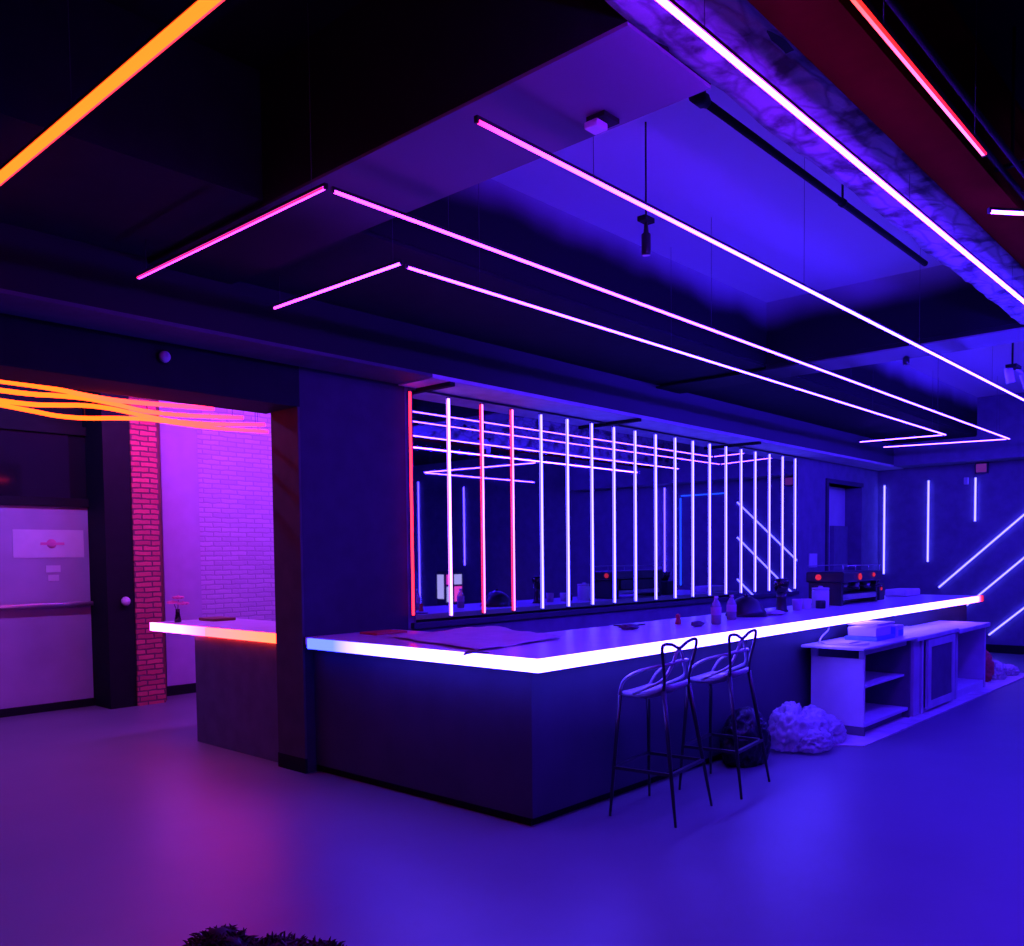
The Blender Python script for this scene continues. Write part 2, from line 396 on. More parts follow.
# side room glass door
d = struct('door_1', MB().box(2.2, 2.3, 10.74, 10.85, 0, 3.2).box(4.62, 4.98, 10.76, 10.85, 0, 3.3).box(2.3, 4.62, 10.74, 10.85, 2.36, 2.46).box(2.3, 4.62, 10.74, 10.85, 3.2, 3.3).box(2.3, 4.62, 10.74, 10.85, 0, 0.09), 'black', 'dark framed door with a frosted leaf and dark glass transom')
leaf = MB().box(2.3, 4.62, 10.78, 10.82, 0.09, 2.36).build('door_leaf', 'frost', d)
MB().box(2.3, 4.62, 10.79, 10.81, 2.46, 3.2).build('transom_glass', 'dglass', d)
MB().box(3.57, 4.34, 10.772, 10.78, 1.77, 2.09).build('notice', 'white', leaf)['label'] = 'pale oblong notice with a small red mark'
MB().lathe((3.98, 10.770, 1.93), [(0.0, 0), (0.055, 0), (0.055, 0.003), (0, 0.003)], 12, 'y').box(3.86, 4.12, 10.768, 10.772, 1.915, 1.945).build('red_mark', 'pinkcard', leaf)
MB().box(3.91, 4.07, 10.772, 10.78, 1.60, 1.68).box(3.93, 4.05, 10.772, 10.78, 1.50, 1.57).build('sticker', 'white', leaf)
MB().bbox(2.3, 4.60, 10.70, 10.75, 1.20, 1.25, 0.015).box(2.36, 2.42, 10.75, 10.79, 1.2, 1.25).box(4.48, 4.54, 10.75, 10.79, 1.2, 1.25).build('push_bar', 'steel', d)
MB().lathe((4.60, 10.31, 1.25), [(0.02, 0.0), (0.03, -0.01), (0.055, -0.02), (0.05, -0.04), (0.03, -0.05), (0.0, -0.053)], 20, 'y').build('door_knob', 'knob', d)

# ------------------------------------------------------------------ mirror
mt = thing('wall_mirror', 'long dark tinted mirror behind the bar reflecting the light tubes', 'mirror', (5.2, YB-0.03, 1.16))
MB().box(5.24, 13.1, YB-0.025, YB-0.001, 1.14, 3.2).build('mirror_glass', 'mirror', mt)
MB().box(5.2, 13.14, YB-0.045, YB-0.001, 1.09, 1.14).build('mirror_frame', 'walld', mt)

# ------------------------------------------------------------------ light tubes
ORD = ['first', 'second', 'third', 'fourth', 'fifth', 'sixth', 'seventh', 'eighth', 'ninth', 'tenth', 'eleventh', 'twelfth', 'thirteenth', 'fourteenth', 'fifteenth', 'sixteenth', 'seventeenth', 'eighteenth', 'nineteenth']
def led(label, p0, p1, nrm, stops, w=0.013, h=0.011, group=None, cables=0, cable_top=None, name='hanging_light_tube', hs=0.014, edge=None):
    p0 = Vector(p0); p1 = Vector(p1); d = (p1-p0); Ln = d.length; d.normalize()
    v = Vector(nrm).normalized(); u = d.cross(v).normalized()
    t = thing(name, label, 'light tube', p0, 0, group)
    ax = max(range(3), key=lambda i: abs(d[i]))
    st = stops
    span = (p1-p0)[ax]
    mat = glow('tube_light', st, ax, span)
    MB().oriented(p0, d, u, v, 0.012, Ln-0.012, -w/2, w/2, 0, h).build('diffuser', mat, t)
    MB().oriented(p0, d, u, v, 0.0, Ln, -w/2-0.003, w/2+0.003, -hs, 0.0).build('housing', 'blackplastic', t)
    if edge:  # coloured halo beside the tube, added as a thin glowing strip
        sd, est = edge
        MB().oriented(p0, d, u, v, 0.012, Ln-0.012, *((w/2, w/2+0.007) if sd > 0 else (-w/2-0.007, -w/2)), 0.004, h).build('halo_strip', glow('tube_halo_light', est, ax, span), t)
    for a, b in ((0, 0.012), (Ln-0.012, Ln)):
        MB().oriented(p0, d, u, v, a, b, -w/2-0.002, w/2+0.002, 0, h+0.002).build('end_cap', 'blackplastic', t)
    if cables:
        for k in range(cables):
            q = p0+d*(Ln*(0.06+0.88*k/max(1, cables-1)))
            zt = cable_top(q) if callable(cable_top) else cable_top
            MB().tube([(q.x, q.y, q.z+0.01), (q.x, q.y, zt)], 0.0014, 5).build('suspension_wire', 'walld', t)
    return t
ZT = 3.436
EA = 1
EB = -1
DN = (0, 0, -1)
def overhead(q):
    if q.y > 5.5: return 3.25
    if q.y > 4.18: return 3.63
    if 1.46 < q.y < 1.84: return 3.60
    if 2.67 < q.x < 3.25 or 8.5 < q.x < 9.0: return 3.6 if q.y > 1.84 else ZC
    if 1.2 < q.y < 1.46: return 3.59
    return ZC
gU = 'suspended light tubes over the bar'
led('outer pink tube arm hanging at the near end, running towards the back wall', (2.51, 3.405, ZT), (2.51, 5.31, ZT), DN, [(0, PK), (1, PK)], w=0.014, group=gU, cables=2, cable_top=overhead, edge=(EA, [(0, (1.2, 0.02, 0.12)), (1, (1.2, 0.02, 0.12))]))
led('long outer tube over the bar, pink near the near corner and white beyond', (2.55, 3.42, ZT), (15.13, 3.46, ZT), DN, [(0, PK), (0.12, PW), (0.4, VW), (1, VW)], group=gU, cables=5, cable_top=overhead)
led('outer white tube arm at the far end beside the end wall', (15.12, 3.49, ZT), (14.72, 5.2, ZT), DN, [(0, VW), (1, VW)], group=gU, cables=2, cable_top=overhead)
led('short inner pink tube arm nested inside the outer arm', (3.44, 3.955, ZT), (3.44, 5.29, ZT), DN, [(0, PW), (1, PK)], group=gU, cables=2, cable_top=overhead)
led('inner tube over the bar, the lowest of the long ceiling tubes', (3.50, 3.99, ZT), (13.89, 4.01, ZT), DN, [(0, PW), (0.3, VW), (1, VW)], group=gU, cables=5, cable_top=overhead)
led('inner white tube arm at the far end, shorter than the outer one', (13.87, 4.04, ZT), (13.76, 5.22, ZT), DN, [(0, VW), (1, VW)], group=gU, cables=2, cable_top=overhead)
led('straight tube starting red below the plastered cross beam and crossing the ceiling bay', (2.54, 2.47, ZT), (15.3, 2.46, ZT), DN, [(0, RD), (0.012, PK), (0.06, PW), (0.25, VB), (1, VB)], group=gU, cables=6, cable_top=overhead)
led('brightest thick tube running under the rough white masonry beam', (1.85, 1.53, ZT), (15.3, 1.47, ZT), DN, [(0, P4), (0.12, P4), (0.4, V4), (1, V4)], w=0.015, h=0.013, group=gU, cables=7, cable_top=overhead)
led('thick amber tube over the near floor, the only fully orange straight tube', (1.445, 0.2, ZT), (1.445, 5.4, ZT), DN, [(0, OR), (1, OR)], w=0.026, h=0.026, group=gU, cables=4, cable_top=overhead, edge=(EB, [(0, (3.0, 0.05, 0.12)), (1, (3.0, 0.05, 0.12))]))
led('tube beside the dark red steel beam, orange turning pink at its end', (1.85, 1.09, ZT), (4.265, 1.09, ZT), DN, [(0, OR), (0.35, (5.0, 0.14, 0.04)), (0.62, (4.0, 0.22, 0.8)), (0.85, (3.2, 0.3, 2.0)), (1, (3.2, 0.28, 1.6))], w=0.012, h=0.012, group=gU, cables=3, cable_top=overhead, edge=(EB, [(0, (3.0, 0.06, 0.01)), (0.5, (2.0, 0.02, 0.03)), (1, (1.6, 0.01, 0.10))]))
led('white tube end beyond the tip of the orange and pink tube', (4.98, 1.25, ZT), (9.66, -2.55, ZT), DN, [(0, (10.0, 1.4, 90.0)), (1, V4)], w=0.015, group=gU, cables=3, cable_top=overhead)
# tubes over the open floor past the frame (the mirror looks at them)
led('white tube crossing the open floor, seen only in the mirror', (12.3, 1.30, ZT), (12.0, -1.4, ZT), DN, [(0, VB), (1, VB)], group=gU, cables=3, cable_top=overhead)
led('white tube along the open floor meeting the crossing one, seen only in the mirror', (12.06, -1.45, ZT), (15.5, -1.5, ZT), DN, [(0, VB), (1, VB)], group=gU, cables=3, cable_top=overhead)

# vertical tubes on the mirror
gM = 'vertical light tubes across the mirror'
txs = [5.17, 5.64, 6.08, 6.51, 6.955, 7.388, 7.818, 8.235, 8.66, 9.095, 9.536, 9.96, 10.387, 10.825, 11.255, 11.675, 12.117, 12.55, 12.985]
for i, x in enumerate(txs):
    x += 0.032
    if i == 0:
        lb = 'red vertical tube at the end of the mirror beside the dark wall'; st = [(0, RD), (1, RD)]
    elif i in (2, 3):
        lb = '%s vertical tube along the mirror counting the red one, pink tinted' % ORD[i]; st = [(0, (2.0, 0.34, 2.0)), (0.5, (2.0, 0.48, 4.0)), (1, (2.0, 0.34, 2.0))]
    else:
        lb = '%s vertical tube along the mirror counting the red one, white' % ORD[i]; st = [(0, VM), (1, VM)]
        if i == 1: st = [(0, (2.5, 0.75, 8.0)), (1, (2.5, 0.75, 8.0))]
    led(lb, (x, YB-0.029, 1.17 if i != 0 else 1.2), (x, YB-0.029, 3.19), (0, -1, 0), st, w=0.022, h=0.008, group=gM, name='tube_sconce', hs=0.003, edge=(EB, [(0, (1.5, 0.02, 0.1)), (1, (1.5, 0.02, 0.1))]) if i in (2, 3) else None)
# tubes on the end wall
gE = 'light tubes on the end wall'
WX = XE-0.016
def endtube(lb, y0, z0, y1, z1, st=None, w=0.026):
    led(lb, (WX, y0, z0), (WX, y1, z1), (-1, 0, 0), st or [(0, VE), (1, VE)], w=w, h=0.02, group=gE, name='tube_sconce')
endtube('vertical white tube on the end wall in the corner by the doorway', 5.82, 1.32, 5.82, 2.96)
endtube('middle vertical white tube on the end wall', 5.06, 1.54, 5.06, 3.0)
endtube('shortest vertical white tube on the end wall under the small sign box', 4.30, 2.23, 4.30, 3.0)
endtube('topmost slanting white tube on the end wall', 4.88, 1.09, 3.05, 2.80)
endtube('middle slanting white tube passing behind the far tip of the bar', 4.57, 0.65, 3.05, 2.08)
endtube('lowest slanting white tube beside the far cabinet', 4.07, 0.29, 3.05, 1.22)
endtube('vertical violet tube on the end wall seen only in the mirror', 1.32, 0.96, 1.32, 3.2, [(0, BL), (1, BL)])
endtube('second violet tube of the pair seen only in the mirror', 1.11, 0.96, 1.11, 3.2, [(0, BL), (1, BL)])
endtube('violet tube near the south end of the end wall', -4.9, 1.5, -4.9, 3.6, [(0, BL), (1, BL)])
endtube('tall violet tube furthest south on the end wall', -6.7, 0.25, -6.7, 3.85, [(0, BL), (1, BL)])
endtube('azure upright of the lit door outline', 1.72, 1.05, 1.72, 2.96, [(0, AZ), (1, AZ)])
endtube('azure level tube over the lit door outline', 1.72, 2.99, 2.86, 2.99, [(0, AZ), (1, AZ)])
# added fill tubes, kept out of view behind the header, to light the side room
led('added purple fill tube on the side room ceiling before the white brick', (5.2, 8.6, 4.1), (8.6, 8.6, 4.1), (0, 0.5, -1), [(0, (46.0, 5.0, 150.0)), (1, (46.0, 5.0, 150.0))], w=0.05, h=0.03, cables=2, cable_top=ZC)
led('added blue fill tube on the side room ceiling before the door', (1.5, 8.8, 4.05), (4.6, 8.8, 4.05), (0, 0.5, -1), [(0, (8.0, 9.0, 110.0)), (1, (8.0, 8.0, 100.0))], w=0.05, h=0.03, cables=2, cable_top=ZC)
led('added red fill tube hanging before the brick pier in the side room', (4.0, 9.2, 3.75), (4.9, 8.7, 3.75), (0.3, 0.6, -1), [(0, (75.0, 1.2, 8.0)), (1, (75.0, 1.2, 8.0))], w=0.05, h=0.03, cables=2, cable_top=ZC)

# flexible amber strands
gS = 'wavy amber light strands in the side room'
def strand(lb, pts, r=0.017):
    t = thing('hanging_light_strand', lb, 'light strand', pts[0], 0, gS)
    q = [Vector(p) for p in pts]
    for _ in range(1):
        q = [q[0]]+[(q[k-1]+q[k]*2+q[k+1])/4 for k in range(1, len(q)-1)]+[q[-1]]
    P = smooth_path(q, 8)
    Ln = pts[-1][0]-pts[0][0]
    MB().tube(P, r, 8).build('strand_light', glow('strand_glow', [(0, YO), (0.66, OR), (0.84, (6, 0.12, 0.12)), (1, (3.5, 0.05, 0.35))], 0, Ln), t)
    for q in (P[6], P[len(P)//2], P[-3]):
        MB().tube([q, (q.x, q.y, ZC)], 0.0022, 5).build('suspension_wire', 'walld', t)
STR = [
 ('wavy amber strand that starts highest and ends first', [(0.2, 6.55, 2.99), (1.2, 6.55, 2.96), (2.127, 6.55, 2.932), (2.307, 6.55, 2.936), (2.503, 6.55, 2.935), (2.7, 6.55, 2.904), (2.908, 6.55, 2.901), (3.134, 6.55, 2.906), (3.364, 6.55, 2.919), (3.684, 6.55, 2.933)]),
 ('wavy amber strand, second from the top at the doorway', [(0.3, 6.8, 2.93), (1.3, 6.8, 2.95), (2.205, 6.8, 2.909), (2.393, 6.8, 2.916), (2.597, 6.8, 2.931), (2.803, 6.8, 2.942), (3.018, 6.8, 2.92), (3.251, 6.8, 2.882), (3.49, 6.8, 2.884), (4.092, 6.8, 2.934)]),
 ('wavy amber strand, third from the top, rising in its middle', [(0.3, 7.05, 2.95), (1.4, 7.05, 2.93), (2.284, 7.05, 2.888), (2.437, 7.05, 2.877), (2.69, 7.05, 2.9), (2.904, 7.05, 2.933), (3.081, 7.05, 2.931), (3.32, 7.05, 2.894), (3.617, 7.05, 2.877), (3.877, 7.05, 2.879), (4.463, 7.05, 2.939)]),
 ('lowest wavy amber strand, reaching closest to the pillar', [(0.4, 7.35, 2.9), (1.5, 7.35, 2.95), (2.381, 7.35, 2.915), (2.582, 7.35, 2.886), (2.801, 7.35, 2.864), (2.977, 7.35, 2.863), (3.259, 7.35, 2.906), (3.513, 7.35, 2.928), (3.771, 7.35, 2.918), (4.041, 7.35, 2.893), (4.684, 7.35, 2.929)]),
]
for lb, pts in STR: strand(lb, pts)

# ------------------------------------------------------------------ bar counter
bar = thing('bar_counter', 'long L-shaped dark bar with a white top and glowing edge', 'bar', (4.1, 3.62, 0))
ZTP = 1.10
MB().prism([(4.05, 3.47), (13.70, 3.47), (13.70, 4.62), (5.0, 4.62), (5.0, YB-0.004), (4.09, YB-0.004), (4.05, YB-0.05)], 1.045, ZTP).build('countertop', 'stonetop', bar)
MB().box(4.16, 4.22, 3.62, YB-0.004, 0.06, 1.045).build('front_panel', 'panel', bar)
MB().box(4.22, 13.6, 3.62, 3.68, 0.06, 1.045).build('front_panel', 'panel', bar)
MB().box(13.54, 13.6, 3.68, 4.55, 0.0, 1.045).build('end_panel', 'panel', bar)
MB().box(4.22, 13.55, 3.66, 3.70, 0.0, 0.06).box(4.19, 4.22, 3.66, YB-0.004, 0.0, 0.06).build('kickboard', 'black', bar)
MB().box(4.9, 13.54, 4.45, 4.5, 0.0, 1.045).box(4.85, 4.9, 4.5, YB-0.004, 0.0, 1.045).build('back_panel', 'walld', bar)
e1 = MB().box(4.025, 4.05, 3.445, 5.83, 1.018, 1.098).build('edge_light', glow('counter_edge_short', [(0, BW), (0.45, BW), (0.8, LB), (1, LB)], 1, 2.35), bar)
e2 = MB().box(4.05, 13.72, 3.445, 3.47, 1.018, 1.098).build('edge_light', glow('counter_edge_long', [(0, BW), (0.75, BW), (0.975, (4.0, 0.8, 12)), (0.99, (2.0, 0.06, 0.3)), (1, (1.6, 0.02, 0.1))], 0, 9.6), bar)
MB().box(13.72, 13.75, 3.44, 3.48, 1.016, 1.10).build('edge_cap', M['led_red'], bar)['label'] = 'red glowing end of the edge light'
MB().box(4.05, 13.70, 3.475, 3.62, 1.02, 1.045).box(4.05, 4.16, 3.62, YB-0.05, 1.02, 1.045).build('underside_board', 'walld', bar)

sc = thing('side_counter', 'short counter left of the pillar with pink to orange glowing edge', 'counter', (4.1, 6.42, 0))
MB().box(4.14, 4.95, 6.33, 8.66, 1.045, ZTP).build('countertop', 'stonetop', sc)
MB().box(4.14, 4.20, 6.33, 7.82, 0.0, 1.045).box(4.20, 4.9, 7.76, 7.82, 0, 1.045).build('front_panel', 'sidepanel', sc)
MB().box(4.115, 4.14, 6.33, 8.67, 1.018, 1.098).build('edge_light', glow('side_counter_edge', [(0, (9, 0.30, 0.12)), (0.5, (9.0, 0.25, 0.35)), (0.7, (8.0, 0.6, 8.0)), (1, (7.0, 0.9, 11.0))], 1, 2.3), sc)
MB().box(4.2, 4.9, 7.83, 8.64, 1.02, 1.045).build('underside_board', 'walld', sc)

# back bar under the mirror
bb = thing('back_bar', 'dark low back counter running under the mirror', 'counter', (9, 5.6, 0))
MB().box(5.2, 13.1, 5.38, YB-0.002, 0.86, 0.90).build('worktop', 'walld', bb)
MB().box(5.2, 13.1, 5.42, YB-0.002, 0.0, 0.86).build('carcass', 'black', bb)

# ------------------------------------------------------------------ stools
def stool_parts(t):
    fr = [(-0.29, -0.235), (0.29, -0.235), (-0.29, 0.235), (0.29, 0.235)]
    tp = [(-0.195, -0.11, 0.845), (0.195, -0.11, 0.845), (-0.21, 0.20, 0.80), (0.21, 0.20, 0.80)]
    def at(i, z):
        a = Vector((fr[i][0], fr[i][1], 0)); b = Vector(tp[i]); return a.lerp(b, z/b.z)
    for i in range(4):
        MB().tube([at(i, 0.0), at(i, 0.2), at(i, 0.5), at(i, tp[i][2])], [0.009, 0.012, 0.015, 0.017], 10).build('leg', 'blackplastic', t, True)
    z = 0.32
    for a, b in ((0, 1), (2, 3), (0, 2), (1, 3)):
        p, q = at(a, z), at(b, z); d = (q-p).normalized(); u = d.cross(Vector((0, 0, 1))).normalized()
        MB().oriented(p, d, u, Vector((0, 0, 1)), 0, (q-p).length, -0.012, 0.012, -0.010, 0.010).build('footrest', 'blackplastic', t, True)
    # seat: dished shell, rising at the back
    n = 14; vs = []; fs = []
    for lay in (0, 1):
        for i in range(n+1):
            for j in range(n+1):
                a = -1+2*i/n; b = -1+2*j/n
                k = 1-0.10*(abs(a)**4)*(abs(b)**4)*1.6
                x = a*(0.225-0.02*(b < 0)*(-b))*k; y = 0.04+b*0.175*k
                zz = 0.812-0.02*(1-a*a)*(1-b*b)+0.055*max(0, -b+0.1)**1.2+0.012*abs(a)**3
                vs.append((x, y, zz-0.028*lay))
    m = (n+1)*(n+1)
    for i in range(n):
        for j in range(n):
            a = i*(n+1)+j; fs.append((a, a+n+1, a+n+2, a+1)); fs.append((m+a, m+a+1, m+a+n+2, m+a+n+1))
    rim = [i*(n+1) for i in range(n+1)]+[n*(n+1)+j for j in range(1, n+1)]+[i*(n+1)+n for i in range(n-1, -1, -1)]+[j for j in range(n-1, 0, -1)]
    for i in range(len(rim)):
        a, b = rim[i], rim[(i+1) % len(rim)]; fs.append((a, b, m+b, m+a))
    MB().add(vs, fs, True).build('seat', 'seat', t, True)
    # three interwoven back loops
    A = [(-0.215, 0.20, 0.80), (-0.25, 0.15, 0.90), (-0.255, 0.05, 0.965), (-0.235, -0.06, 1.00), (-0.15, -0.115, 1.01), (0, -0.13, 1.015), (0.15, -0.115, 1.01), (0.235, -0.06, 1.00), (0.255, 0.05, 0.965), (0.25, 0.15, 0.90), (0.215, 0.20, 0.80)]
    MB().tube(smooth_path(A, 6), 0.0105, 8).build('back_loop', 'seat', t, True)
    B = [(-0.195, -0.11, 0.84), (-0.195, -0.115, 0.93), (-0.245, -0.13, 1.05), (-0.268, -0.135, 1.125), (-0.235, -0.137, 1.150), (-0.12, -0.136, 1.140), (0, -0.132, 1.108), (0.12, -0.136, 1.140), (0.235, -0.137, 1.150), (0.268, -0.135, 1.125), (0.245, -0.13, 1.05), (0.195, -0.115, 0.93), (0.195, -0.11, 0.84)]
    MB().tube(smooth_path(B, 6), 0.0115, 8).build('back_loop', 'blackplastic', t, True)
    Cc = [(-0.22, 0.10, 0.815), (-0.225, 0.0, 0.86), (-0.17, -0.09, 0.91), (-0.09, -0.12, 1.0), (-0.03, -0.128, 1.085), (0.03, -0.128, 1.085), (0.09, -0.12, 1.0), (0.17, -0.09, 0.91), (0.225, 0.0, 0.86), (0.22, 0.10, 0.815)]
    MB().tube(smooth_path(Cc, 6), 0.0105, 8).build('back_loop', 'seat', t, True)
gT = 'bar stools at the long side of the bar'
s1 = thing('bar_stool', 'black bar stool with looped back standing closest to the bar corner', 'stool', (5.012, 3.208, 0), math.radians(7), gT)
stool_parts(s1)
s2 = s1.copy(); COL.objects.link(s2); s2.location = (5.865, 3.20, 0); s2['label'] = 'black bar stool with looped back standing beside the black sack and clear plastic'
for ch in list(s1.children):
    c = ch.copy(); COL.objects.link(c); c.parent = s2

# ------------------------------------------------------------------ cabinets and floor clutter
tag(MB().prism([(7.42, 3.60), (7.82, 2.90), (13.9, 2.86), (13.9, 3.60)], 0.0, 0.015).build('floor_board', 'ply'), 'pale board lying on the floor under the white cabinets', 'board')
Z0 = 0.016
# open cabinet with one shelf
ca = thing('shelf_cabinet', 'white open cabinet with one shelf and a loose overhanging top', 'cabinet', (8.22, 3.04, Z0))
MB().bbox(8.20, 8.235, 3.05, 3.56, 0.10, 0.735).build('side_panel', 'white', ca)
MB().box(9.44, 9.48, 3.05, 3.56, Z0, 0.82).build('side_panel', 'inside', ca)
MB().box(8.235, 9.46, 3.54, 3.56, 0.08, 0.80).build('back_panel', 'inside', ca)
MB().bbox(8.235, 9.46, 3.06, 3.54, 0.09, 0.125).build('bottom_panel', 'white', ca)
MB().bbox(8.235, 9.46, 3.10, 3.54, 0.44, 0.465).build('shelf', 'white', ca)
MB().bbox(8.03, 9.49, 2.99, 3.585, 0.83, 0.855).build('top_panel', 'white', ca)
MB().box(8.235, 9.46, 3.08, 3.11, 0.765, 0.83).box(8.20, 8.235, 3.05, 3.10, 0.735, 0.83).box(8.20, 8.235, 3.50, 3.56, 0.735, 0.83).build('top_rail', 'whiteold', ca)
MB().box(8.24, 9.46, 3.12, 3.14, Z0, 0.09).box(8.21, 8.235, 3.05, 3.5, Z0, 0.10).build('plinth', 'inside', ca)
# glazed cabinet
cb = thing('glazed_cabinet', 'white cabinet with a narrow framed glass door between two open ones', 'cabinet', (9.56, 3.04, Z0))
MB().bbox(9.52, 9.70, 3.03, 3.58, Z0, 0.80).build('side_panel', 'whiteold', cb)
MB().box(9.74, 9.80, 3.02, 3.58, Z0, 0.80).build('side_panel', 'whiteold', cb)
MB().bbox(9.505, 10.94, 2.99, 3.58, 0.80, 0.845).build('top_panel', 'card', cb)
dr = MB().box(9.86, 9.96, 2.99, 3.02, 0.05, 0.79).box(10.70, 10.80, 2.99, 3.02, 0.05, 0.79).box(9.96, 10.70, 2.99, 3.02, 0.05, 0.13).box(9.96, 10.70, 2.99, 3.02, 0.71, 0.79).build('door', 'whiteold', cb)
MB().box(9.96, 10.70, 3.0, 3.008, 0.13, 0.71).build('door_glass', 'inside', dr)
MB().box(10.86, 10.90, 3.03, 3.58, Z0, 0.80).build('side_panel', 'whiteold', cb)
MB().box(9.80, 10.86, 3.04, 3.58, Z0, 0.06).build('bottom_panel', 'whiteold', cb)
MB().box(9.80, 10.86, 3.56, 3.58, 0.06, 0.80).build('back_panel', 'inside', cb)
# open cabinet without shelf
cc = thing('open_cabinet', 'white open cabinet without a shelf, closest to the end wall', 'cabinet', (11.0, 3.04, Z0))
MB().bbox(10.96, 11.02, 3.02, 3.58, Z0, 0.78).build('side_panel', 'whiteold', cc)
MB().bbox(12.14, 12.20, 3.02, 3.58, Z0, 0.78).build('side_panel', 'whiteold', cc)
MB().bbox(10.95, 12.24, 2.98, 3.59, 0.78, 0.83).build('top_panel', 'card', cc)
MB().bbox(11.02, 12.14, 3.03, 3.58, Z0, 0.11).build('bottom_panel', 'white', cc)
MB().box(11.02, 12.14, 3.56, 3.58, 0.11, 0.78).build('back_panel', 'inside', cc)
# on top of the cabinets
tag(MB().bbox(8.72, 9.22, 3.12, 3.44, 0.857, 0.895).build('flat_box', 'bluecard'), 'flat blue box at the bottom of the pile on the shelf cabinet', 'box')
tag(MB().bbox(8.75, 9.16, 3.14, 3.42, 0.897, 0.985).build('carton', 'card'), 'pale carton lying on the flat blue box', 'box')
tag(MB().bbox(8.95, 9.45, 3.2, 3.5, 0.987, 1.005, 0.004).build('board_offcut', 'card'), 'thin pale board lying on the pale carton', 'board')
t = thing('small_carton', 'small carton with blue and pink sides beside the pile', 'box', (9.37, 3.2, 0.857))
MB().bbox(9.29, 9.47, 3.12, 3.28, 0.857, 0.975).build('carton_body', 'card', t)
MB().box(9.285, 9.289, 3.14, 3.26, 0.87, 0.96).box(9.31, 9.45, 3.115, 3.119, 0.87, 0.93).build('printed_panel', 'bluecard', t)
tag(MB().bbox(8.30, 8.62, 3.24, 3.46, 0.857, 0.868).build('paper_stack', 'paper'), 'thin stack of paper on the corner of the shelf cabinet', 'paper')
tag(MB().tube(smooth_path([(8.62, 3.56, 1.01), (8.58, 3.55, 0.96), (8.36, 3.52, 0.91), (8.24, 3.48, 0.868), (8.16, 3.3, 0.866), (8.2, 3.12, 0.866), (8.4, 3.08, 0.866)], 8), 0.008, 8).build('power_cable', 'white'), 'white cable hanging from the glowing edge onto the shelf cabinet', 'cable')

def crumple(name, mat, c, r, label, cat, seed, flat=0.002, amp=0.38, freq=2.4):
    o = MB().blob(c, r, amp, freq, 5, seed, flat, True).build(name, mat)
    return tag(o, label, cat)
heap = MB()
for k, (cx, cy, cz, rx, ry, rz) in enumerate([(7.30, 3.36, 0.15, 0.22, 0.17, 0.25), (7.55, 3.33, 0.12, 0.26, 0.2, 0.23), (7.80, 3.28, 0.08, 0.22, 0.18, 0.16), (7.38, 3.18, 0.07, 0.2, 0.13, 0.13)]):
    heap.blob((cx+0.02, cy, cz), (rx, ry, rz), 0.27, 2.0, 5, 50+k, 0.017, True)
tag(heap.build('plastic_sheet', 'film'), 'crumpled milky plastic sheet heaped on the floor beside the shelf cabinet', 'plastic sheet')
crumple('bin_bag', 'blackbag', (6.63, 3.43, 0.17), (0.27, 0.16, 0.27), 'full black sack leaning on the bar behind the stools', 'bag', 5, 0.003, 0.2, 1.6)
crumple('paper_bag', 'redcard', (12.68, 3.22, 0.20), (0.14, 0.16, 0.23), 'reddish crumpled bag against the end of the open cabinet', 'bag', 8, 0.017)
crumple('wrapping_film', 'film', (13.08, 3.15, 0.10), (0.17, 0.15, 0.15), 'pale crumpled wrapping on the board past the reddish bag', 'wrapping', 9, 0.017)
crumple('wrapping_film', 'ply', (13.62, 3.1, 0.06), (0.17, 0.13, 0.09), 'low crumpled scrap at the tip of the floor board', 'wrapping', 11, 0.017)

# shaggy dark bundle at the bottom of the view
fb = thing('shaggy_bundle', 'dark shaggy brown bundle on the floor right below the viewpoint', 'bundle', (1.70, 2.78, 0))
rt = Vector((0.67, -0.74, 0))
core = MB()
for k, (a, rr, hh) in enumerate([(-0.165, 0.17, 0.19), (0.03, 0.19, 0.172), (0.19, 0.16, 0.162)]):
    p = Vector((1.70, 2.78, hh*0.9))+rt*a
    core.blob(p, (rr, rr*0.9, hh), 0.18, 2.5, 4, 20+k, 0.002)
core.build('bundle_body', 'fur', fb)
tu = MB()
for a, rr, hh in ((-0.165, 0.17, 0.19), (0.03, 0.19, 0.172), (0.19, 0.16, 0.162)):
    for k in range(620):
        n = Vector((random.gauss(0, 1), random.gauss(0, 1), abs(random.gauss(0, 1)))).normalized()
        p = Vector((1.70, 2.78, hh*0.9))+rt*a+Vector((n.x*rr*1.03, n.y*rr*0.93, n.z*hh*1.03))
        dr = (n*0.7+Vector((random.gauss(0, 0.5), random.gauss(0, 0.5), random.gauss(0, 0.3)))).normalized()
        l = random.uniform(0.02, 0.05)
        tu.tube([p-dr*0.03, p+dr*l*0.5, p+dr*l+Vector((0, 0, -0.014))], [0.006, 0.0045, 0.0008], 4, False)
tf = tu.build('fur_tufts', 'fur', fb); tf['kind'] = 'stuff'

# ------------------------------------------------------------------ things on the bar
def bottle(lb, x, y, h=0.25, r=0.038):
    t = thing('drink_bottle', lb, 'bottle', (x, y, ZTP+0.001), 0, 'bottles on the bar')
    z = ZTP+0.001
    MB().lathe((x, y, z), [(r*0.8, 0), (r, 0.01), (r, h*0.62), (r*0.75, h*0.76), (r*0.35, h*0.90), (r*0.35, h*0.94)], 18).build('bottle_body', 'pet', t)
    MB().lathe((x, y, z), [(r*0.8, 0.004), (r*0.94, 0.012), (r*0.94, h*0.30), (r*0.5, h*0.305)], 18).build('drink', 'cola', t)
    MB().lathe((x, y, z), [(r*1.02, h*0.33), (r*1.03, h*0.34), (r*1.03, h*0.60), (r*1.02, h*0.61)], 18).build('bottle_label', 'labelpink', t)
    MB().lathe((x, y, z), [(r*0.42, h*0.93), (r*0.42, h), (r*0.38, h*1.005)], 14).build('bottle_cap', 'white', t)
bottle('clear bottle half full of dark drink, standing closer to the bar edge', 7.02, 3.92, 0.25, 0.045)
